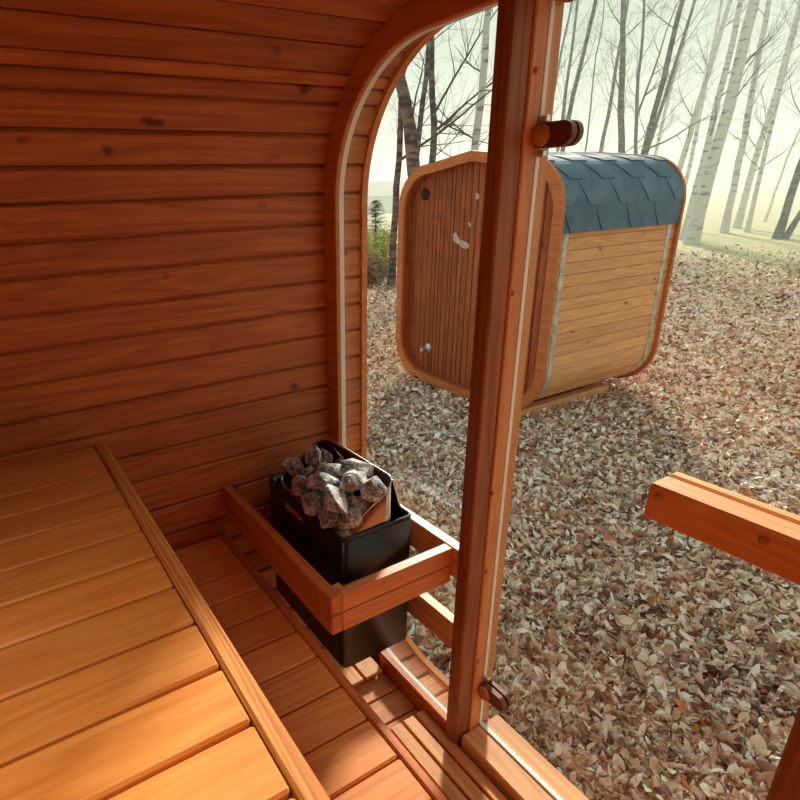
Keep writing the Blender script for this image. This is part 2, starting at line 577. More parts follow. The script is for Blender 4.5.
# staves -------------------------------------------------------------
def stave(mb, p, q, nrm, x0, x1, th=0.036, gap=0.0030, ch=0.005, rnd=None):
    """board between cross-section points p,q (y,z) on the inner face, nrm = inward normal (y,z)"""
    p, q, n = Vector(p), Vector(q), Vector(nrm)
    t = (q - p).normalized()
    pts = [p + t * (gap + ch) , p + t * gap - n * ch, p + t * gap - n * 0.012, p - n * 0.0121, p - n * th,
           q - n * th, q - n * 0.0121, q - t * gap - n * 0.012, q - t * gap - n * ch, q - t * (gap + ch)]
    mb.prism([tuple(a) for a in pts], 0, x0, x1, rnd)

def arc_pt(cy, cz, r, s, a0, sgn=1):
    t = math.radians(a0) + sgn * s / r
    return (cy + r * math.cos(t), cz + r * math.sin(t))

def side_wall(sign, name, x0, x1, seed):
    """sign +1 = wall on the +Y side"""
    mb = MB(seed)
    def mir(p):
        return (p[0] if sign > 0 else 2 * CY - p[0], p[1])
    seams = [0.38, 0.465, 0.559, 0.664, 0.779, 0.872, 0.964, 1.052, 1.151, 1.245, 1.338, 1.433, 1.522, 1.58]
    yw = CY + HW
    flat = [(yw, z) for z in seams[:-1]] + [arc_pt(yw - RR, ZT - RR, RR, 0.033, 0)]
    up = [arc_pt(yw - RR, ZT - RR, RR, s_, 0) for s_ in (0.117, 0.204, 0.294, 0.343, 0.383, 0.470, 0.56, 0.65, RR * PI / 2)]
    dn = [arc_pt(yw - RR, ZB + RR, RR, -s_, 0) for s_ in (0.088, 0.176, 0.265, 0.353, 0.441, 0.53, 0.618, RR * PI / 2)]
    chain = list(reversed(dn)) + flat + up
    for a, b in zip(chain[:-1], chain[1:]):
        a, b = mir(a), mir(b)
        if sign < 0:
            a, b = b, a
        t = (Vector(b) - Vector(a)).normalized()
        n = Vector((-t.y, t.x))
        stave(mb, a, b, n, x0, x1)
    return mb

for sg_, nm in ((1, 'wall_left'), (-1, 'wall_right')):
    o = side_wall(sg_, nm, XB, XO - 0.012, 11 if sg_ > 0 else 12).build(nm, M['wall_x'])
    fix_normals(o)
    tag(o, kind='structure')
mb = MB(13)
ys = np.linspace(CY + HW - RR, CY - HW + RR, 15)
for a, b in zip(ys[:-1], ys[1:]):
    stave(mb, (a, ZT), (b, ZT), (0, -1), XB, XO - 0.012)
o = fix_normals(mb.build('ceiling', M['wall_x'])); tag(o, kind='structure')
# bottom staves and the raised plank floor
mb = MB(14)
for a, b in zip(ys[:-1], ys[1:]):
    stave(mb, (b, ZB), (a, ZB), (0, 1), XB, XO - 0.012)
for y0 in np.arange(1.079 - 0.0955 * 17, 1.36, 0.0955):
    mb.box(XB + .05, 0.998, y0 + 0.003, y0 + 0.0925, ZB + 0.005, -0.03, 0.003)
o = fix_normals(mb.build('floor', M['grate_x'])); tag(o, kind='structure')
# back wall behind the bench, upright boards, unseen window added to light the interior
mb = MB(15)
sec = section(0.02)
WY0, WY1, WZ0, WZ1 = 0.10, 1.0, 1.25, 1.75
def zspan(y):
    d = abs(y - CY) - (HW - RR)
    if d <= 0: return ZB, ZT
    h = math.sqrt(max(0, RR ** 2 - d ** 2))
    return ZB + RR - h, ZT - RR + h
for y in np.arange(CY - HW + 0.01, CY + HW - 0.03, 0.09):
    z0, z1 = zspan(y + 0.045 + (0.04 if y > CY else -0.04))
    if y + 0.09 > WY0 and y < WY1:
        mb.box(XB - 0.03, XB, y + 0.001, y + 0.089, z0, WZ0, 0.003)
        mb.box(XB - 0.03, XB, y + 0.001, y + 0.089, WZ1, z1, 0.003)
    else:
        mb.box(XB - 0.03, XB, y + 0.001, y + 0.089, z0, z1, 0.003)
tag(mb.build('wall_back', M['wall_z']), kind='structure')
wf = MB(16)
wf.box(XB - 0.04, XB + 0.02, WY0 - 0.05, WY0 + .01, WZ0 - 0.05, WZ1 + 0.05).box(XB - 0.04, XB + 0.02, WY1 - .01, WY1 + 0.05, WZ0 - 0.05, WZ1 + 0.05)
wf.box(XB - 0.04, XB + 0.02, WY0 + .01, WY1 - .01, WZ0 - 0.05, WZ0).box(XB - 0.04, XB + 0.02, WY0 + .01, WY1 - .01, WZ1, WZ1 + 0.05)
w2 = tag(wf.build('fill_window', M['frame_y']), kind='structure')
MB().box(XB - 0.02, XB - 0.012, WY0 + .01, WY1 - .01, WZ0, WZ1, 0).build('glass_pane', M['glass'], w2)

# unseen skin round the staves, added to stop light leaking through gaps
mb = MB(90)
mb.loft(ring_loops([(XB - 0.03, -0.0365), (XO - 0.0125, -0.0365), (XO - 0.0125, -0.048), (XB - 0.03, -0.048)], na=24), ring=True, rnd=.5, smooth=False)
tag(fix_normals(mb.build('light_leak_skin', M['shingle'])), kind='structure')

# inner ring frame of the glazed front
mb = MB(17)
mb.loft(ring_loops([(XF - .008, 0.0), (XF - .008, 0.064), (XF - .005, 0.067), (XF + 0.006, 0.067), (XF + 0.006, 0.0)], na=24), ring=True, rnd=.3, smooth=False)
o = fix_normals(mb.build('trim_1', M['ring'])); tag(o, kind='structure')
mb = MB(18)
mb.loft(ring_loops([(XF + 0.0065, 0.004), (XF + 0.0065, 0.068), (XF + 0.024, 0.068), (XF + 0.024, 0.004)], na=24), ring=True, rnd=.3, smooth=False)
fix_normals(mb.build('seal_strip', M['rubber'], o))
# outer ring of the cabin shell
mb = MB(19)
mb.loft(ring_loops([(XO - 0.012, -0.075), (XO - 0.012, 0.012), (XO + 0.010, 0.012), (XO + 0.010, -0.075)], na=24), ring=True, rnd=.6, smooth=False)
mb.loft(ring_loops([(XB - 0.07, -0.075), (XB - 0.07, 0.03), (XB - 0.031, 0.03), (XB - 0.031, -0.075)], na=24), ring=True, rnd=.6, smooth=False)
o = fix_normals(mb.build('trim_2', M['ring'])); tag(o, kind='structure')
# posts beside the door
def post(y_in, sgn, nm, seed):
    """y_in = face towards the door opening; the post grows away from it (sgn +1 = towards +Y)"""
    yo = y_in + sgn * 0.044
    a, b = min(y_in, yo), max(y_in, yo)
    mb = MB(seed)
    mb.box(0.99, 1.047, a, b, -0.028, ZT, 0.004)
    p = mb.build(nm, M['post_z'])
    tag(p, kind='structure')
    yb = y_in + sgn * -0.004
    a2, b2 = min(yb, yo), max(yb, yo)
    MB(seed + 1).box(1.0475, 1.088, a2, b2, -0.028, ZT, 0.003).build('door_stop', M['pale_z'], p)
    MB(seed + 2).box(1.0885, 1.101, a2, b2, -0.02, ZT, 0.001).build('seal_strip', M['rubber'], p)
    MB(seed + 3).box(1.1015, 1.135, a, b, -0.028, ZT, 0.003).build('outer_batten', M['pale_z'], p)
    return p
pl = post(0.892, 1, 'trim_3', 31)
for (x, z, yy) in ((1.062, 1.824, .888), (1.058, 1.381, .888), (1.052, 0.864, .888), (1.056, .62, .888), (1.058, .30, .888)):
    mb = MB()
    mb.tube([(x, yy + .002, z), (x, yy - .003, z), (x, yy - .0055, z)], [0.007, 0.0065, 0.003], 12)
    fix_normals(mb.build('wood_plug', M['screw'], pl))
pr = post(0.200, -1, 'trim_4', 41)
# lintel over the door and sill under it
mb = MB(50)
mb.box(0.99, 1.135, 0.2005, 0.8875, 1.945, ZT, 0.004)
tag(mb.build('trim_5', M['post_z']), kind='structure')
mb = MB(51)
mb.box(1.010, 1.086, 0.2005, 0.8875, -0.066, 0.030, 0.005)
mb.box(1.103, 1.172, 0.2005, 0.8875, -0.066, 0.024, 0.005)
sill = tag(mb.build('trim_6', M['frame_y']), kind='structure')
MB().box(1.0865, 1.1025, 0.2005, 0.8875, -0.06, 0.034, 0.002).build('seal_strip', M['rubber'], sill)
# bottom rail under the fixed pane, left of the post
mb = MB(52)
mb.box(1.000, 1.027, 0.9365, 1.29, -0.066, 0.036, 0.004)
sl = tag(mb.build('trim_7', M['rail_y']), kind='structure')
# fixed panes
def pane(y_lim, side, nm):
    P = [p for p in section(0.012, na=20) if (p[0] > y_lim if side > 0 else p[0] < y_lim)]
    if side > 0:
        P = sorted(P, key=lambda p: math.atan2(p[1] - 1.0, p[0] - y_lim))
        poly = [(y_lim, ZB + 0.012)] + P + [(y_lim, ZT - 0.012)]
    else:
        P = sorted(P, key=lambda p: math.atan2(p[1] - 1.0, y_lim - p[0]))
        poly = [(y_lim, ZB + 0.012)] + P + [(y_lim, ZT - 0.012)]
    mb = MB()
    mb.prism(poly, 0, 1.0605, 1.0665)
    w = fix_normals(mb.build(nm, M['glass']))
    return tag(w, kind='structure')
pane(0.937, 1, 'window_1')
pane(0.155, -1, 'window_3')
# glass door with its wooden handle bar and hinges
door = thing('door_1', (1.095, 0.545, 0.03), None, None, kind='structure')
MB().box(1.092, 1.099, 0.206, 0.882, 0.036, 1.942, 0.001).build('glass_pane', M['glass'], door)
mb = MB(61)
mb.box(1.033, 1.0915, 0.150 + .055, 0.507, 0.995, 1.070, 0.004)
hd = mb.build('handle_bar', M['handle'], door)
for y in (0.485, 0.315):
    m2 = MB()
    m2.tube([(1.034, y, 1.048), (1.031, y, 1.048), (1.0295, y, 1.048)], [0.008, 0.008, 0.004], 14)
    fix_normals(m2.build('screw_plug', M['screw'], hd))
MB(62).box(1.0995, 1.125, 0.205, 0.507, 0.995, 1.070, 0.004).build('outer_handle_bar', M['handle'], door)
def oval(x0, x1, yc, zc, ry, rz, mb, flip=0):
    P = []
    for k in range(28):
        t = 2 * PI * k / 28
        cy_, cz_ = math.cos(t), math.sin(t)
        yy = yc + (ry - rz) * (1 if cy_ > 0 else -1) + rz * cy_
        P.append((yy, zc + rz * cz_))
    mb.prism(P, 0, x0, x1, smooth=False)
for zc in (1.705, 0.185):
    mb = MB(63)
    oval(1.076, 1.0915, 0.848, zc, 0.050, 0.024, mb)
    oval(1.0995, 1.112, 0.848, zc, 0.050, 0.024, mb)
    h = fix_normals(mb.build('hinge', M['hinge'], door))
    mb = MB(64)
    mb.cyl((1.066, 0.868, zc), (1.076, 0.868, zc), 0.021, n=28)
    mb.tube([(1.0665, 0.868, zc), (1.0645, 0.868, zc)], [0.004, 0.003], 10)
    fix_normals(mb.build('hinge_cap', M['screw'], h))
    MB(65).box(1.088, 1.103, 0.872, 0.886, zc + 0.026, zc + 0.04).box(1.088, 1.103, 0.872, 0.886, zc - 0.04, zc - 0.026).build('hinge_pin', M['silver'], h)

# skid beams under the cabin
for i, x in enumerate((-0.7, 0.7)):
    b_ = MB(70 + i).box(x - 0.07, x + 0.07, CY - 0.75, CY + 0.75, G - 0.04, ZB - 0.037, 0.005).build('skid_beam', M['post_z'])
    tag(b_, kind='structure')

# ------------------------------------------------------------------ haze over the field beyond the birches
hz = MB()
hz.box(13.0, 160, 2.0, 200, G - 0.5, 11.5, 0)
hm = bpy.data.materials.new('morning_mist')
hm.use_nodes = True
hn = hm.node_tree
hn.nodes.clear()
ho = hn.nodes.new('ShaderNodeOutputMaterial')
hv = hn.nodes.new('ShaderNodeVolumeScatter')
hv.inputs['Color'].default_value = (0.63, 0.72, 0.74, 1)
hv.inputs['Density'].default_value = 0.019
hv.inputs['Anisotropy'].default_value = 0.0
hn.links.new(hv.outputs[0], ho.inputs['Volume'])
o = hz.build('mist', hm)
tag(o, 'pale morning mist hanging over the field among the birches', 'mist', kind='stuff')

# ------------------------------------------------------------------ upper bench
bn = thing('upper_bench', (-0.45, 0.9, 0.0), 'wide golden plank bench filling the lower left, higher of the two levels', 'bench')
mb = MB(101)
ed = [1.646] + [1.563 - 0.1138 * k for k in range(14)]
for a, b in zip(ed[:-1], ed[1:]):
    mb.box(XB + 0.02, 0.203, b + 0.0035, a - 0.0035, 0.906, 0.936, 0.004)
mb.build('seat', M['bench_x'], bn)
MB(102).box(0.205, 0.237, 0.10, 1.645, 0.862, 0.939, 0.005).build('edge_board', M['bench_y'], bn)
for x in (-1.1, -0.45, 0.165):
    MB(103).box(x - 0.02, x + 0.02, 0.09, 1.644, 0.825, 0.9055, 0.003).build('bearer', M['low_y'], bn)
for x in (-1.1, 0.165):
    for y in (0.14, 1.55):
        MB(104).box(x - 0.02, x + 0.02, y - 0.03, y + 0.03, -0.0298, 0.8245, 0.003).build('leg', M['post_z'], bn)

# lower bench
lb = thing('lower_bench', (0.3, 0.9, 0.0), 'narrower reddish plank step bench between the golden bench and the heater', 'bench')
mb = MB(111)
ed = [1.642, 1.53, 1.42, 1.31, 1.20, 1.089, 0.98, 0.87, 0.762, 0.653, 0.545, 0.435, 0.327, 0.218, 0.11]
for a, b in zip(ed[:-1], ed[1:]):
    mb.box(-0.15, 0.562, b + 0.0025, a - 0.0025, 0.473, 0.501, 0.004)
mb.build('seat', M['low_x'], lb)
MB(112).box(0.564, 0.586, 0.10, 1.642, 0.435, 0.503, 0.004).build('edge_board', M['low_y'], lb)
for x in (-0.1, 0.52):
    MB(113).box(x - 0.02, x + 0.02, 0.11, 1.64, 0.40, 0.4725, 0.003).build('bearer', M['low_y'], lb)
    for y in (0.14, 1.45):
        MB(114).box(x - 0.02, x + 0.02, y - 0.03, y + 0.03, -0.0298, 0.3995, 0.003).build('leg', M['post_z'], lb)

# duckboards
def grate(name, label, xs, y0, y1, seed):
    t = thing(name, ((xs[0][0] + xs[-1][1]) / 2, (y0 + y1) / 2, -0.0298), label, 'duckboard')
    mb = MB(seed)
    for a, b in xs:
        mb.box(a, b, y0, y1, -0.012, 0.0, 0.003)
    mb.build('slats', M['grate_y'], t)
    for y in (y0 + 0.05, y1 - 0.05):
        MB(seed + 1).box(xs[0][0], xs[-1][1], y - 0.02, y + 0.02, -0.0298, -0.0122, 0.002).build('cross_batten', M['grate_x'], t)
grate('duckboard', 'pale slatted duckboard on the floor in front of the glass door sill', [(.59, .640), (.648, .692), (.700, .744), (.752, .796), (.804, .848), (.856, .900), (.908, .952), (.960, .996)], 0.06, 1.042, 121)
grate('duckboard', 'short duckboard lying on the floor beneath the black heater', [(.66, .735), (.743, .818), (.826, .901), (.909, .984)], 1.245, 1.44, 125)

# ------------------------------------------------------------------ heater guard rail
gd = thing('heater_guard_rail', (0.6, 0.95, 0.57), 'two-board wooden guard rail running round the black heater', 'guard rail')
MB(131).box(0.590, 0.622, 0.953, 1.6498, 0.629, 0.682, 0.003).build('side_board', M['rail_y'], gd)
MB(132).box(0.590, 0.622, 0.953, 1.6498, 0.570, 0.6255, 0.003).build('side_board', M['rail_y'], gd)
MB(133).box(0.6225, 0.9895, 0.953, 0.985, 0.629, 0.682, 0.003).build('front_board', M['rail_x'], gd)
MB(134).box(0.6225, 0.9895, 0.953, 0.985, 0.570, 0.6255, 0.003).build('front_board', M['rail_x'], gd)
MB(135).box(0.6225, 0.655, 0.9855, 1.018, 0.572, 0.668, 0.003).build('corner_block', M['pale_z'], gd)
MB(136).box(0.6225, 0.640, 1.630, 1.6495, 0.60, 0.675, 0.002).build('wall_bracket', M['hinge'], gd)
for z in (0.682, 0.432):
    r_ = MB(137).box(0.9905, 1.027, 0.9365, 1.648, z - 0.095, z, 0.004).build('glass_side_rail', M['frame_y'], gd)
    r_['label'] = 'pale board along the glass'

# ------------------------------------------------------------------ electric heater
HX0, HX1, HY0, HY1, HZ0, HZ1 = 0.71, 0.96, 1.083, 1.536, 0.282, 0.735
ht = thing('sauna_heater', ((HX0 + HX1) / 2, (HY0 + HY1) / 2, HZ0), 'black box electric sauna heater heaped with grey stones, beside the glass', 'heater')
def rrect(x0, x1, y0, y1, r, n=6):
    P = []
    for (cx_, cy_, a0) in ((x1 - r, y0 + r, -90), (x1 - r, y1 - r, 0), (x0 + r, y1 - r, 90), (x0 + r, y0 + r, 180)):
        for k in range(n + 1):
            t = math.radians(a0 + 90 * k / n)
            P.append((cx_ + r * math.cos(t), cy_ + r * math.sin(t)))
    return P
def vloop(P, z): return [(x, y, z) for x, y in P]
o_, i_ = rrect(HX0, HX1, HY0, HY1, 0.022), rrect(HX0 + .006, HX1 - .006, HY0 + .006, HY1 - .006, 0.016)
o2_ = rrect(HX0 + .004, HX1 - .004, HY0 + .004, HY1 - .004, 0.018)
mb = MB(141)
mb.loft([vloop(i_, HZ0 + .004), vloop(o_, HZ0 + .004), vloop(o_, HZ1 - .012), vloop(i_, HZ1 - .012)], ring=True)
mb.prism(i_, 2, HZ0 + .006, HZ0 + .012)
casing = fix_normals(mb.build('casing', M['black'], ht))
mb = MB(142)
lip = rrect(HX0 + .020, HX1 - .020, HY0 + .020, HY1 - .020, 0.012)
mb.loft([vloop(o_, HZ1 - .0115), vloop(o_, HZ1 - .003), vloop(o2_, HZ1), vloop(i_, HZ1), vloop(lip, HZ1 - .018), vloop(lip, HZ1 - .022), vloop(i_, HZ1 - .0115)], ring=True)
fix_normals(mb.build('top_rim', M['rim'], casing))
# stone basket whose rim climbs towards the glass side
def bz(x):
    t = min(1, max(0, (x - 0.725) / 0.180))
    return 0.742 + 0.112 * t
B_o = rrect(0.722, 0.908, 1.098, 1.492, 0.045, 8)
B_i = rrect(0.725, 0.905, 1.101, 1.489, 0.042, 8)
mb = MB(143)
mb.loft([[(x, y, 0.50) for x, y in B_i], [(x, y, 0.50) for x, y in B_o], [(x, y, bz(x)) for x, y in B_o], [(x, y, bz(x)) for x, y in B_i]], ring=True)
mb.prism(B_i, 2, 0.50, 0.504)
bk = fix_normals(mb.build('stone_basket', M['steel'], ht))
B_l = rrect(0.7265, 0.9035, 1.1025, 1.4875, 0.041, 8)
B_m = rrect(0.7255, 0.9045, 1.1015, 1.4885, 0.041, 8)
mb = MB(147)
mb.loft([[(x, y, 0.51) for x, y in B_l], [(x, y, 0.51) for x, y in B_m], [(x, y, bz(x) - .004) for x, y in B_m], [(x, y, bz(x) - .004) for x, y in B_l]], ring=True)
ln_ = fix_normals(mb.build('inner_liner', M['black'], bk)); ln_['label'] = 'black inner lining'
mb = MB(144)
Bw = rrect(0.7205, 0.9095, 1.0965, 1.4935, 0.0465, 8)
mb.loft([[(x, y, bz(x) - .006) for x, y in B_o], [(x, y, bz(x) - .006) for x, y in Bw], [(x, y, bz(x) + .002) for x, y in Bw], [(x, y, bz(x) + .002) for x, y in B_i], [(x, y, bz(x)) for x, y in B_i]], ring=True)
fix_normals(mb.build('basket_rim', M['steel'], bk))
# sloping steel heat shield between basket and casing on the glass side
mb = MB(145)
mb.prism([(0.9105, 0.842), (0.914, 0.842), (0.9505, 0.727), (0.947, 0.722)], 1, 1.125, 1.47)
sh = fix_normals(mb.build('heat_shield', M['steel'], ht)); sh['label'] = 'shiny steel plate'
mb = MB(146)
for y0, y1 in ((1.45, 1.53),):
    mb.box(0.80, 0.88, HY1, 1.6495, 0.40, 0.62, 0.003)
mb.build('wall_mount', M['black'], ht)
# maker's name on the casing
cu = bpy.data.curves.new('brand_lettering', 'FONT')
cu.body = 'HARVIA'
cu.size = 0.030
cu.extrude = 0.0006
cu.space_character = 1.05
tmp = bpy.data.objects.new('tmp_text', cu)
C.objects.link(tmp)
bpy.context.view_layer.update()
me = bpy.data.meshes.new_from_object(tmp)
bpy.data.objects.remove(tmp)
lt = bpy.data.objects.new('brand_lettering', me)
C.objects.link(lt)
me.materials.clear(); me.materials.append(M['rubber']); me.materials.append(M['logo_reflect'])
for p in me.polygons:
    p.material_index = 0 if p.center.x < 0.021 else 1
lt.parent = casing
lt.matrix_local = Matrix.Translation(Vector((HX0 - 0.0008, 1.408, 0.678)) - ht.location) @ Matrix(((0, 0, -1, 0), (-1, 0, 0, 0), (0, 1, 0, 0), (0, 0, 0, 1)))

# ------------------------------------------------------------------ stones: each one its own rock
def rock(c, s, seed, rot=0.0, name='sauna_stone'):
    import bmesh
    rr = random.Random(seed)
    bm = bmesh.new()
    for k in range(15):
        d = Vector((rr.gauss(0, 1), rr.gauss(0, 1), rr.gauss(0, 1))).normalized()
        f = rr.uniform(0.86, 1.08)
        bm.verts.new((d.x * s[0] * f, d.y * s[1] * f, d.z * s[2] * f))
    bmesh.ops.convex_hull(bm, input=bm.verts)
    loose = [v for v in bm.verts if not v.link_faces]
    bmesh.ops.delete(bm, geom=loose, context='VERTS')
    bmesh.ops.bevel(bm, geom=bm.edges[:], offset=0.0022, segments=1, affect='EDGES')
    bmesh.ops.triangulate(bm, faces=bm.faces[:])
    bmesh.ops.subdivide_edges(bm, edges=[e for e in bm.edges if e.calc_length() > 0.012], cuts=2, use_grid_fill=True)
    for v in bm.verts:
        v.co += Vector((rr.uniform(-1, 1), rr.uniform(-1, 1), rr.uniform(-1, 1))) * 0.0012
    bmesh.ops.recalc_face_normals(bm, faces=bm.faces)
    me = bpy.data.meshes.new(name)
    bm.to_mesh(me)
    bm.free()
    me.materials.append(M['stone'])
    o = bpy.data.objects.new(name, me)
    C.objects.link(o)
    o.location = c
    o.rotation_euler = (rr.uniform(-.4, .4), rr.uniform(-.4, .4), rot)
    return o
STONES = [
 # x, y, z, half sizes, seed, rot, label
 (0.755, 1.425, 0.798, (.042, .052, .040), 1, .3, 'dark rock at the far left end of the stone heap, nearest the wall'),
 (0.808, 1.395, 0.838, (.030, .038, .056), 2, .2, 'tall pointed grey rock standing highest at the back of the heap'),
 (0.732, 1.338, 0.786, (.034, .036, .042), 3, .9, 'small rock on the left edge just above the orange lettering'),
 (0.862, 1.410, 0.815, (.028, .036, .030), 4, .1, 'pale rock tucked behind the tall pointed one'),
 (0.872, 1.335, 0.806, (.026, .034, .036), 5, .5, 'shadowed rock against the back corner of the steel rim'),
 (0.812, 1.305, 0.824, (.052, .046, .036), 6, .6, 'wide grey rock in the second row behind the middle'),
 (0.862, 1.230, 0.850, (.064, .036, .034), 7, -.5, 'pale flat topped rock leaning on the rim nearest the glass'),
 (0.752, 1.252, 0.826, (.050, .062, .034), 8, .5, 'broad smooth topped rock in the centre left of the heap'),
 (0.812, 1.168, 0.842, (.052, .042, .036), 9, .2, 'brownish rock at the centre right of the heap'),
 (0.744, 1.140, 0.832, (.068, .060, .044), 10, .9, 'largest blocky rock in the front middle of the heap'),
 (0.846, 1.128, 0.826, (.040, .042, .050), 11, .3, 'rounded dark rock in the right corner of the steel rim'),
 (0.706, 1.230, 0.782, (.028, .040, .056), 12, .2, 'upright rock leaning over the front rim of the heater'),
 (0.722, 1.158, 0.762, (.038, .042, .042), 13, .9, 'reddish dark rock hanging low over the front rim'),
 (0.758, 1.114, 0.772, (.042, .032, .040), 14, .1, 'pale speckled rock at the nearest corner of the basket'),
 (0.795, 1.135, 0.786, (.040, .036, .032), 15, .4, 'flat grey rock wedged under the largest blocky rock'),
 (0.734, 1.122, 0.726, (.020, .022, .026), 16, .4, 'small dark rock lowest at the front corner'),
 (0.780, 1.355, 0.796, (.038, .040, .034), 17, .4, 'brown rock between the tall rock and the wide grey one'),
]
for (x, y, z, s_, sd, rt, lb_) in STONES:
    o = rock((x, y, z), s_, sd, rt)
    tag(o, lb_, 'stone', 'sauna stones heaped on the heater')
for k, (x, y, z) in enumerate([(0.79, 1.42, 0.72), (0.79, 1.33, 0.73), (0.79, 1.24, 0.73), (0.79, 1.16, 0.70), (0.85, 1.30, 0.74), (0.85, 1.20, 0.74), (0.85, 1.38, 0.74)]):
    o = rock((x, y, z), (.042, .050, .045), 40 + k, .3 * k)
    tag(o, 'grey rock half buried under the upper stones in the heater basket', 'stone', 'lower layer of sauna stones')

# ------------------------------------------------------------------ second cabin outside
SX0, SX1, SY, SHW = 4.00, 5.70, 3.955, 0.985
ZC0, ZC1 = -0.335, 1.945
def sec2(d=0.0, n=14):
    """rounded, slightly arched outline (y, z) of the outdoor cabin, inset by d"""
    hw, z0, z1 = SHW - d, ZC0 + d, ZC1 - d
    r, sag = 0.42 - d * .8, 0.075
    P = []
    for k in range(n + 1):                      # lower left..right corner etc
        t = math.radians(-90 + 90 * k / n)
        P.append((SY + hw - r + r * math.cos(t), z0 + sag * .4 + r + r * math.sin(t)))
    for k in range(n + 1):
        t = math.radians(90 * k / n)
        P.append((SY + hw - r + r * math.cos(t), z1 - sag - r + r * math.sin(t)))
    P.append((SY, z1))
    for k in range(n + 1):
        t = math.radians(90 + 90 * k / n)
        P.append((SY - hw + r + r * math.cos(t), z1 - sag - r + r * math.sin(t)))
    for k in range(n + 1):
        t = math.radians(180 + 90 * k / n)
        P.append((SY - hw + r + r * math.cos(t), z0 + sag * .4 + r + r * math.sin(t)))
    P.append((SY, z0))
    return P
def loops2(prof):
    return [[(x, y, z) for (y, z) in sec2(d)] for (x, d) in prof]
c2 = thing('sauna_cabin', ((SX0 + SX1) / 2, SY, G), 'rounded wooden sauna cabin with blue shingle roof standing on the leaves outside', 'cabin')
# staves: resample the outline into boards
def resample(P, step):
    L = [Vector(p) for p in P] + [Vector(P[0])]
    tot = sum((L[i + 1] - L[i]).length for i in range(len(L) - 1))
    n = round(tot / step)
    out, acc, i = [], 0.0, 0
    for k in range(n):
        target = tot * k / n
        while acc + (L[i + 1] - L[i]).length < target:
            acc += (L[i + 1] - L[i]).length
            i += 1
        out.append(L[i] + (L[i + 1] - L[i]) * ((target - acc) / max(1e-9, (L[i + 1] - L[i]).length)))
    return out
mb = MB(151)
Q = resample(sec2(0.035), 0.098)
for a, b in zip(Q, Q[1:] + Q[:1]):
    t = (b - a).normalized()
    n = Vector((t.y, -t.x))
    # outer face board: stave() treats nrm as the visible side
    stave(mb, tuple(a), tuple(b), (n.x, n.y), SX0 + 0.03, SX1 - 0.03, th=0.03, gap=0.0018, ch=0.004)
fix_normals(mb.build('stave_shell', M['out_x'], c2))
for nm, xa, xb in (('front_ring', SX0, SX0 + 0.035), ('rear_ring', SX1 - 0.035, SX1)):
    mb = MB(152)
    mb.loft(loops2([(xa, 0.0), (xa, 0.085), (xb, 0.085), (xb, 0.0)]), ring=True, rnd=.4, smooth=False)
    fix_normals(mb.build(nm, M['out_ring'], c2))
for xa in (SX0 + 0.10, SX1 - 0.15):
    mb = MB(153)
    mb.loft(loops2([(xa, 0.0345), (xa, 0.031), (xa + 0.055, 0.031), (xa + 0.055, 0.0345)]), ring=True, rnd=.4, smooth=False)
    fix_normals(mb.build('steel_strap', M['strap'], c2))
mb = MB(158)  # dark ring standing in for the shade inside the front recess
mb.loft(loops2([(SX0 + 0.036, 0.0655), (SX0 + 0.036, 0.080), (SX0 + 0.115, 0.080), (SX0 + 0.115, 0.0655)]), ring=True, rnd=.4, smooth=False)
fix_normals(mb.build('recess_shade_ring', M['out_z'], c2))
# vertical plank end wall, set back behind the front ring
def zs2(y):
    P = sec2(0.05)
    zz = []
    for (a, b) in zip(P, P[1:] + P[:1]):
        if (a[0] - y) * (b[0] - y) <= 0 and abs(a[0] - b[0]) > 1e-9:
            zz.append(a[1] + (b[1] - a[1]) * (y - a[0]) / (b[0] - a[0]))
    return min(zz), max(zz)
for nm, xa in (('front_wall', SX0 + 0.1155), ('rear_wall', SX1 - 0.105)):
    mb = MB(154)
    yy = SY - SHW + 0.055
    rw = random.Random(8)
    while yy < SY + SHW - 0.07:
        w = rw.choice((0.045, 0.06, 0.06, 0.075))
        w = min(w, SY + SHW - 0.055 - yy)
        za, zb = zs2(yy + 0.003)
        zc, zd = zs2(yy + w - 0.003)
        mb.box(xa, xa + 0.02, yy + 0.0035, yy + w - 0.0035, max(za, zc), min(zb, zd), 0.006)
        yy += w
    mb.prism(sec2(0.066), 0, xa + 0.0205, xa + 0.03)
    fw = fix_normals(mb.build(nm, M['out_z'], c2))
    if nm == 'front_wall': front2 = fw
mb = MB(155)
mb.cyl((SX0 + 0.100, 4.655, 1.60), (SX0 + 0.1153, 4.655, 1.60), 0.056, n=24)
mb.build('air_vent', M['vent'], front2)
mb = MB(156)
mb.tube([(SX0 + 0.1153, 4.53, 0.03), (SX0 + 0.10, 4.53, 0.03), (SX0 + 0.098, 4.53, 0.03)], [0.052, 0.050, 0.03], 20)
mb.tube([(SX0 + 0.099, 4.53, 0.03), (SX0 + 0.03, 4.53, 0.03)], [0.026, 0.022], 14)
mb.tube([(SX0 + 0.045, 4.56, 0.05), (SX0 + 0.045, 4.50, 0.01)], 0.010, 8)
v_ = mb.build('drain_valve', M['silver'], front2); v_['label'] = 'silver round valve'
def smear(pts, w, name='pale_scuff'):
    mb = MB(157)
    L, R_ = [], []
    for i, p in enumerate(pts):
        a, b = pts[max(0, i - 1)], pts[min(len(pts) - 1, i + 1)]
        t = (Vector(b) - Vector(a)).normalized()
        n = Vector((-t.y, t.x)) * w * (1 + .25 * math.sin(i * 2.3)) * (0.6 if i in (0, len(pts) - 1) else 1)
        L.append((p[0] + n.x, p[1] + n.y)); R_.append((p[0] - n.x, p[1] - n.y))
    mb.prism(L + R_[::-1], 0, SX0 + 0.1143, SX0 + 0.1153)
    fix_normals(mb.build(name, M['chalk'], front2))
smear([(4.22, 1.24), (4.205, 1.19), (4.15, 1.155), (4.09, 1.135), (4.02, 1.12)], 0.030)
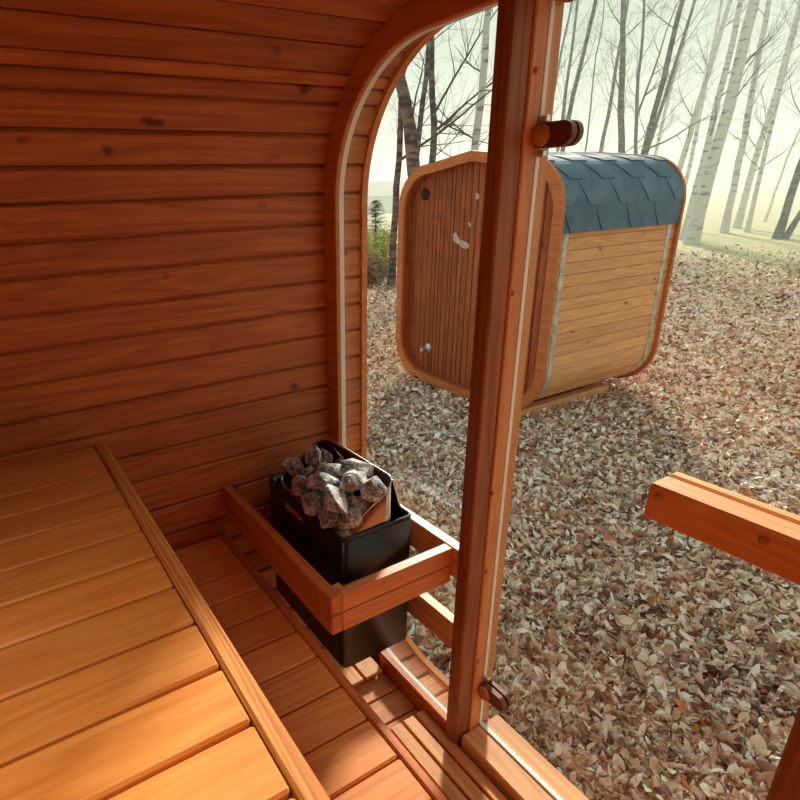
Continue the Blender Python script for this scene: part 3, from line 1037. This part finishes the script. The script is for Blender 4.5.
smear([(3.97, 1.59), (3.95, 1.54)], 0.03)
smear([(4.04, 1.34), (4.02, 1.30)], 0.018)
# shingle roof: overlapping strips with stepped tabs
P = sec2(0.020)
top = [Vector(p) for p in sec2(0.006)]
# path across the roof from the -Y eave over the ridge to the +Y eave
path = [p for p in top if p.y > 1.31]
path.sort(key=lambda p: p.x)
path = [Vector((path[0].x, 1.27))] + path + [Vector((path[-1].x, 1.27))]
def at_s(s_):
    acc = 0.0
    for a, b in zip(path[:-1], path[1:]):
        l = (b - a).length
        if acc + l >= s_:
            t = (b - a) / l
            return a + (b - a) * ((s_ - acc) / l), Vector((-t.y, t.x))
        acc += l
    t = (path[-1] - path[-2]).normalized()
    return path[-1], Vector((-t.y, t.x))
tot = sum((b - a).length for a, b in zip(path[:-1], path[1:]))
mb = MB(160)
# base sheet
N = 48
xa, xb = SX0 + 0.036, SX1 - 0.036
lo, hi = [], []
for k in range(N + 1):
    p, n = at_s(tot * k / N)
    lo.append((p - n * 0.010).to_tuple()); hi.append((p - n * 0.004).to_tuple())
mb.prism(lo + hi[::-1], 0, xa, xb, rnd=.4)
# courses run along the cabin; each has slanted stepped tabs, lapping the course below
course = 0.205
nc = int(tot / 2 / course) + 1
for side in (0, 1):
    for c_ in range(nc):
        s0 = c_ * course
        if s0 > tot / 2: break
        tab = 0.40
        nt_ = int((xb - xa) / tab) + 2
        for k in range(-1, nt_):
            x0 = xa + k * tab + (c_ % 2) * 0.5 * tab
            x1 = x0 + tab - 0.008
            pts = []
            # hex-like tab outline in (x, s)
            for (x, s_) in ((x0 + 0.10, s0), (x1 - 0.10, s0), (x1, s0 + course * .8), (x1, s0 + course * 1.25), (x0, s0 + course * 1.25), (x0, s0 + course * .8)):
                pts.append((min(max(x, xa), xb), min(max(0.0, s_), tot / 2)))
            if pts[1][0] - pts[0][0] < 0.01: 
                continue
            V, F = [], []
            rows = 5
            sA, sB = pts[0][1], pts[3][1]
            if sB - sA < 0.01: continue
            for i in range(rows + 1):
                s_ = sA + (sB - sA) * i / rows
                u = min(1, (s_ - s0) / (course * .8))
                xl = min(max(x0 + 0.10 * (1 - u), xa), xb)
                xr = min(max(x1 - 0.10 * (1 - u), xa), xb)
                p, n = at_s(s_ if side == 0 else tot - s_)
                lift = 0.006 - 0.007 * (s_ - s0) / course
                for x in (xl, xr):
                    for h in (lift - 0.0035, lift):
                        q = p + n * h
                        V.append((x, q.x, q.y))
            for i in range(rows):
                a = i * 4
                F += [(a, a + 2, a + 6, a + 4), (a + 1, a + 5, a + 7, a + 3), (a, a + 4, a + 5, a + 1), (a + 2, a + 3, a + 7, a + 6)]
            F += [(0, 1, 3, 2), (rows * 4, rows * 4 + 2, rows * 4 + 3, rows * 4 + 1)]
            mb.add(V, F)
fix_normals(mb.build('shingle_roof', M['shingle'], c2))
for y in (SY - 0.72, SY + 0.62):
    MB(162).box(SX0 + 0.0, SX1 - 0.35, y - 0.05, y + 0.05, G - 0.03, ZC0 + 0.06, 0.006).build('skid', M['out_x'], c2)

# ------------------------------------------------------------------ trees
def branch(mb, p, d, L, r, rr, depth, up=0.25, droop=0.0):
    n = 5 if depth else 7
    pts, rad = [Vector(p)], [r]
    d = Vector(d).normalized()
    for i in range(n):
        d = (d + Vector((rr.gauss(0, .10), rr.gauss(0, .10), rr.gauss(0, .08) + up * 0.25))).normalized()
        pts.append(pts[-1] + d * (L / n))
        rad.append(max(0.0022, r * (1 - (i + 1) / n * 0.88)))
    mb.tube(pts, rad, 5 if depth else 6, caps=False)
    if depth < 2:
        for k in range(rr.randint(6, 9) if depth == 0 else rr.randint(2, 4)):
            i = rr.randint(1, n - 1)
            dd = (pts[i + 1] - pts[i]).normalized()
            side = Vector((rr.gauss(0, 1), rr.gauss(0, 1), rr.gauss(0, .6)))
            side = (side - dd * side.dot(dd)).normalized()
            branch(mb, pts[i], dd * 0.75 + side * 0.75, L * rr.uniform(.28, .5), rad[i] * 0.5, rr, depth + 1, up)

def tree(name, base, slope, r0, H, label, cat, seed, group=None, bark='birch', nb=10, z0=2.5, twig='twig', Lb=2.6, kink=0.03, bdir=None, fork=None):
    rr = random.Random(seed)
    x, y = base
    t = thing(name, (x, y, G), label, cat, group)
    pts, rad = [], []
    n = 16
    wx = wy = 0.0
    for i in range(n + 1):
        u = i / n
        z = G - 0.08 + H * u
        if i > 1:
            wx += rr.gauss(0, kink); wy += rr.gauss(0, kink)
        pts.append((x + slope[0] * (z - G) + wx * (0 if i < 2 else 1), y + slope[1] * (z - G) + wy * (0 if i < 2 else 1), z))
        flare = 1.0 + (0.35 if i == 0 else 0.0)
        rad.append(r0 * flare * (1 - 0.78 * u ** 1.1))
    mb = MB(seed)
    mb.tube(pts, rad, 12, caps=False)
    mb.build('trunk', M[bark], t)
    mb = MB(seed + 1)
    for k in range(nb):
        z = z0 + (H * 0.85 - z0) * (k + rr.random()) / nb
        f = z / H * n
        i = min(n - 1, int(f))
        p = Vector(pts[i]).lerp(Vector(pts[i + 1]), f - i)
        az = rr.uniform(0, 2 * PI)
        dirv = Vector((math.cos(az), math.sin(az), rr.uniform(0.5, 1.3)))
        branch(mb, p, dirv, Lb * rr.uniform(.6, 1.2) * (1 - 0.4 * z / H), rad[i] * rr.uniform(.13, .26), rr, 0)
    for b_ in (bdir or []):
        (zz, dv, L, rb) = b_
        f = zz / H * n
        i = min(n - 1, int(f))
        p = Vector(pts[i]).lerp(Vector(pts[i + 1]), f - i)
        m2 = MB(seed + 5)
        branch(m2, p, dv, L, rb, rr, 0, up=0.1)
        m2.build('long_branch', M[twig], t)
    mb.build('branches', M[twig], t)
    return t

VIEWR = Vector((0.86, -0.50, 0))      # horizontal direction that reads as "right" from the door
def rd(a, up): return VIEWR * a + Vector((0, 0, up))
BG = 'birch trees standing in the misty field'
tree('birch_tree', (22.09, 11.06), (0.025, -0.050), 0.205, 17, 'thickest white birch with dark banded bark, standing just right of the cabin roof', 'tree', 201, BG, nb=9, z0=3.5)
tree('birch_tree', (27.65, 12.63), (-0.010, 0.020), 0.137, 15, 'slim birch with reddish base, first one right of the thickest white birch', 'tree', 202, BG, bark='birch', nb=12, z0=2)
tree('birch_tree', (30.93, 13.64), (0.014, -0.032), 0.145, 15, 'slim pale birch second to the right of the thickest white birch', 'tree', 203, BG, nb=12, z0=2)
tree('birch_tree', (28.51, 12.17), (0.001, -0.003), 0.090, 14, 'thin birch third to the right of the thickest white birch', 'tree', 204, BG, nb=12, z0=2)
tree('leaning_tree', (25.45, 9.87), (0.027, -0.070), 0.13, 13, 'dark trunk near the right edge of the field, upright one of a joined pair', 'tree', 205, bark='bark', nb=9, z0=3)
tree('leaning_tree', (25.52, 9.66), (0.102, -0.272), 0.095, 11, 'dark trunk near the right edge, leaning right out of the joined pair', 'tree', 206, bark='bark', nb=6, z0=3)
tree('birch_tree', (23.57, 12.11), (0.028, -0.054), 0.125, 15, 'pale birch close behind the left side of the thickest white birch', 'tree', 207, BG, nb=8, z0=3)
tree('leaning_tree', (36.11, 14.72), (0.045, -0.113), 0.06, 12, 'very thin faint leaning stem far off before the right edge pair', 'tree', 208, nb=4, z0=4)
tree('birch_tree', (26.25, 14.53), (0.054, -0.103), 0.125, 16, 'birch leaning right above the right end of the cabin roof', 'tree', 209, BG, nb=10, z0=3)
tree('birch_tree', (30.08, 15.84), (0.009, -0.017), 0.10, 15, 'thin birch rising just behind the right corner of the cabin roof', 'tree', 210, BG, nb=8, z0=3)
tree('birch_tree', (20.45, 12.57), (0.035, -0.059), 0.11, 14, 'grey birch above the right half of the cabin roof with a long side branch', 'tree', 211, BG, bark='bark', nb=10, z0=3, bdir=[(3.2, rd(1.0, 0.42), 4.8, 0.035)])
tree('birch_tree', (23.86, 14.67), (0.070, -0.121), 0.085, 14, 'thin grey birch leaning right beside the one with the long side branch', 'tree', 212, BG, bark='bark', nb=8, z0=3)
tree('birch_tree', (30.97, 18.36), (0.042, -0.074), 0.10, 15, 'faint distant birch behind the two grey leaning birches', 'tree', 213, BG, nb=7, z0=3)
tree('birch_tree', (24.81, 16.87), (0.013, -0.019), 0.10, 13, 'grey birch left of the straight trunk over the middle of the cabin roof', 'tree', 214, BG, bark='bark', nb=9, z0=3)
tree('birch_tree', (22.12, 13.67), (-0.076, 0.114), 0.135, 15, 'straight grey-green birch trunk over the middle of the cabin roof', 'tree', 215, BG, bark='bark', nb=14, z0=3)
tree('birch_tree', (23.99, 14.45), (-0.044, 0.071), 0.085, 12, 'slim forked tree right of the straight trunk over the cabin roof', 'tree', 216, BG, bark='bark', nb=12, z0=3, bdir=[(4.6, rd(.35, 1), 5, .05)])
tree('birch_tree', (19.70, 15.41), (0.074, -0.101), 0.10, 14, 'leaning grey birch third from the glass door post', 'tree', 217, BG, bark='bark', nb=12, z0=3)
tree('birch_tree', (22.15, 17.12), (0.020, -0.027), 0.085, 14, 'thin grey birch second from the glass door post', 'tree', 218, BG, bark='bark', nb=12, z0=3)
tree('birch_tree', (23.26, 18.96), (0.049, -0.063), 0.080, 14, 'thin grey birch closest to the glass door post', 'tree', 219, BG, bark='bark', nb=12, z0=3)
tree('birch_tree', (26.11, 18.50), (-0.002, 0.003), 0.055, 11, 'thinnest sapling over the cabin roof left of the middle', 'tree', 220, BG, bark='bark', nb=10, z0=3)
GB = 'dark bare trees seen through the fixed pane'
tree('bare_tree', (8.62, 9.75), (-0.140, 0.113), 0.175, 9, 'thick dark trunk leaning left behind the left end of the outdoor cabin', 'tree', 231, GB, bark='brownbark', nb=8, z0=2.4, Lb=2.2)
tree('bare_tree', (8.34, 10.50), (0.029, -0.024), 0.085, 9, 'reddish grey trunk rising beside the thick dark leaning one', 'tree', 232, GB, bark='brownbark', nb=4, z0=2.6, bdir=[(2.75, rd(1.0, .62), 3.4, 0.035)], Lb=2)
tree('bare_tree', (10.29, 12.26), (0.043, -0.037), 0.092, 9.5, 'left one of two close grey trunks in the middle of the fixed pane', 'tree', 233, GB, bark='bark', nb=5, z0=2.6)
tree('bare_tree', (11.43, 12.58), (-0.032, 0.029), 0.115, 10, 'right one of two close grey trunks in the middle of the fixed pane', 'tree', 234, GB, bark='bark', nb=7, z0=2.6, bdir=[(3.6, rd(1, .9), 3.5, .04), (4.0, rd(.6, 1), 3.5, .04), (2.2, rd(1.0, .95), 3.2, .022), (3.9, rd(1, -.5), 3.0, .025)])
tree('birch_tree', (10.62, 10.60), (0.033, -0.034), 0.115, 11, 'pale birch trunk seen right beside the inside post of the fixed pane', 'tree', 235, GB, bark='birch', nb=5, z0=4.2, bdir=[(3.2, rd(-1, .45), 2.2, .02), (2.6, rd(-1, .3), 2.0, .018)])

# spruce at the right edge and shrubs at the far left
def spruce(base, H, R0, label, seed, name='young_spruce', mt='needle'):
    rr = random.Random(seed)
    x, y = base
    t = thing(name, (x, y, G), label, 'tree')
    mb = MB(seed)
    mb.tube([(x, y, G - 0.05), (x, y, G + H * .95)], [0.03 * H, 0.004], 8)
    mb.build('trunk', M['bark'], t)
    V, F = [], []
    mb = MB(seed + 1)
    for k in range(int(26 * H)):
        z = G + 0.08 * H + H * .9 * (k / (26 * H))
        L = R0 * (1 - (z - G) / H * .92)
        for j in range(5):
            az = rr.uniform(0, 2 * PI)
            d = Vector((math.cos(az), math.sin(az), rr.uniform(-.25, .2)))
            s = Vector((-d.y, d.x, 0))
            p0 = Vector((x, y, z))
            for q in range(16):
                u = (q + 1) / 16
                c = p0 + d * L * u
                for sg in (-1, 1):
                    w = s * sg * 0.10 * (1.2 - u) + Vector((0, 0, rr.uniform(-.02, .05)))
                    tip = c + w + d * 0.05
                    i0 = len(V)
                    V += [tuple(c), tuple(c + d * 0.012 + Vector((0, 0, .006))), tuple(tip)]
                    F.append((i0, i0 + 1, i0 + 2))
    mb.add(V, F)
    mb.build('needles', M[mt], t)
spruce((15.9, 5.15), 1.15, 0.8, 'low green spruce at the right edge of the leafy ground', 301)
spruce((12.3, 16.4), 1.9, 1.2, 'small green spruce in the gap left of the outdoor cabin', 305)
def shrub(base, H, R0, label, seed, mt):
    rr = random.Random(seed)
    x, y = base
    t = thing('shrub', (x, y, G), label, 'shrub')
    mb = MB(seed)
    V, F = [], []
    for k in range(26):
        az = rr.uniform(0, 2 * PI)
        p = Vector((x + rr.uniform(-.3, .3) * R0, y + rr.uniform(-.3, .3) * R0, G - .02))
        d = Vector((math.cos(az) * .5, math.sin(az) * .5, 1))
        pts = [p]
        for i in range(5):
            d = (d + Vector((rr.gauss(0, .15), rr.gauss(0, .15), 0))).normalized()
            pts.append(pts[-1] + d * H / 5 * rr.uniform(.7, 1.1))
        mb.tube(pts, [.010, .009, .007, .005, .004, .002], 4, caps=False)
        for q in range(170 if mt == 'shrub' else 60):
            i = rr.randint(1, 4)
            c = pts[i].lerp(pts[i + 1], rr.random()) + Vector((rr.gauss(0, .10), rr.gauss(0, .10), rr.gauss(0, .08))) * R0
            a = Vector((rr.gauss(0, 1), rr.gauss(0, 1), rr.gauss(0, 1))).normalized() * .05
            b = a.orthogonal().normalized() * .022
            i0 = len(V)
            V += [tuple(c - a), tuple(c + b), tuple(c + a), tuple(c - b)]
            F.append((i0, i0 + 1, i0 + 2, i0 + 3))
    mb.build('stems', M['twig'], t)
    m2 = MB(seed + 1)
    m2.add(V, F)
    m2.build('foliage', M[mt], t)
shrub((9.25, 12.3), 1.0, 0.9, 'yellow green shrub in the gap left of the outdoor cabin', 311, 'shrub')
shrub((10.3, 14.0), 1.25, 1.1, 'taller yellow green shrub behind the nearer one, left of the outdoor cabin', 315, 'shrub')
shrub((8.05, 10.9), 0.8, .7, 'bare brown bush low in the gap left of the outdoor cabin', 319, 'drybush')

# stick on the leaves
mb = MB(330)
mb.tube([(3.035, 3.455, G + .035), (3.12, 3.375, G + .05), (3.20, 3.32, G + .045), (3.285, 3.215, G + .05)], [.009, .012, .012, .008], 7)
stk = mb.build('fallen_stick', M['birch'])
tag(stk, 'short pale fallen stick lying on the leaves before the outdoor cabin', 'stick')

# far barn
bx, by = 42.0, 62.0
bt = thing('barn', (bx, by, G), 'pale grey barn far off beyond the shrubs at the left', 'barn')
MB(321).box(bx - 9, bx + 9, by - 4, by + 4, G, G + 2.0, 0.02).build('wall', M['barn'], bt)
mb = MB(322)
mb.prism([(by - 4.5, G + 2.0), (by + 4.5, G + 2.0), (by, G + 3.7)], 0, bx - 9.4, bx + 9.4)
fix_normals(mb.build('roof', M['barnroof'], bt))

# ------------------------------------------------------------------ fallen leaves: one litter of tens of thousands
rs = np.random.RandomState(4)
NL = 230000
az = rs.uniform(math.radians(-32), math.radians(80), NL * 2)
rad = np.exp(rs.uniform(math.log(0.9), math.log(24), NL * 2))
lx = 0.3 + rad * np.cos(az)
ly = 0.3 + rad * np.sin(az)
ok = (lx > 1.12) | (ly > 1.72)
ok &= ~((lx > SX0 + .1) & (lx < SX1 - .1) & (ly > SY - .7) & (ly < SY + .7))
ok &= rs.rand(NL * 2) < np.clip((24 - rad) / 9, 0.0, 1)     # thins out into the grass
lx, ly, rad = lx[ok][:NL], ly[ok][:NL], rad[ok][:NL]
n = len(lx)
L = rs.uniform(0.012, 0.034, n) * np.where(rs.rand(n) < 0.06, 1.5, 1.0) * (1 + np.clip(rad - 5, 0, 20) * 0.05)
W = L * rs.uniform(0.22, 0.68, n)
th = rs.uniform(0, 2 * PI, n)
tilt = rs.normal(0, 0.65, n)
roll = rs.normal(0, 0.75, n)
curl = rs.uniform(0.1, 1.0, n)
u = np.array([-1, -.55, 0, .55, 1.0])
wd = np.array([0, .8, 1.0, .7, 0])
pts = [(-1, 0)]
tmpl = [(-1.0, 0.0), (-.55, .8), (0.0, 1.0), (.55, .68), (1.0, 0.0), (.55, -.68), (0.0, -1.0), (-.55, -.8), (-.55, 0), (0, 0), (.55, 0)]
faces_t = [(0, 8, 1), (8, 9, 2, 1), (9, 10, 3, 2), (10, 4, 3), (0, 7, 8), (8, 7, 6, 9), (9, 6, 5, 10), (10, 5, 4)]
T = np.array(tmpl)
k = len(tmpl)
X = T[None, :, 0] * L[:, None]
Y = T[None, :, 1] * W[:, None]
Z = np.abs(T[None, :, 1]) * W[:, None] * curl[:, None] + (T[None, :, 0] ** 2) * L[:, None] * (curl[:, None] - .3)
ct, st = np.cos(tilt)[:, None], np.sin(tilt)[:, None]
X, Z = X * ct - Z * st, X * st + Z * ct
cr, sr = np.cos(roll)[:, None], np.sin(roll)[:, None]
Y, Z = Y * cr - Z * sr, Y * sr + Z * cr
c, s_ = np.cos(th)[:, None], np.sin(th)[:, None]
X, Y = X * c - Y * s_, X * s_ + Y * c
gz = G + 0.015 * np.sin(1.3 * lx + 0.7 * ly) * np.sin(0.9 * ly - 0.4 * lx)
Z = Z - Z.min(axis=1)[:, None] + (gz + rs.uniform(-0.004, 0.034, n))[:, None]
VV = np.stack([X + lx[:, None], Y + ly[:, None], Z], -1).reshape(-1, 3)
fl, ls = [], []
base_f = [i for f in faces_t for i in f]
cnt = [len(f) for f in faces_t]
loops = (np.array(base_f)[None, :] + (np.arange(n) * k)[:, None]).reshape(-1)
tot_ = np.tile(np.array(cnt), n)
start = np.concatenate([[0], np.cumsum(tot_)[:-1]])
me = bpy.data.meshes.new('leaf_litter')
me.vertices.add(n * k)
me.vertices.foreach_set('co', VV.reshape(-1).astype(np.float32))
me.loops.add(len(loops))
me.loops.foreach_set('vertex_index', loops.astype(np.int32))
me.polygons.add(len(tot_))
me.polygons.foreach_set('loop_start', start.astype(np.int32))
at = me.attributes.new('rnd', 'FLOAT', 'FACE')
at.data.foreach_set('value', np.repeat(rs.rand(n), len(faces_t)).astype(np.float32))
me.materials.append(M['leaf'])
me.update(calc_edges=True)
ll = bpy.data.objects.new('leaf_litter', me)
C.objects.link(ll)
tag(ll, 'brown and cream fallen leaves covering the ground outside', 'leaves', kind='stuff')
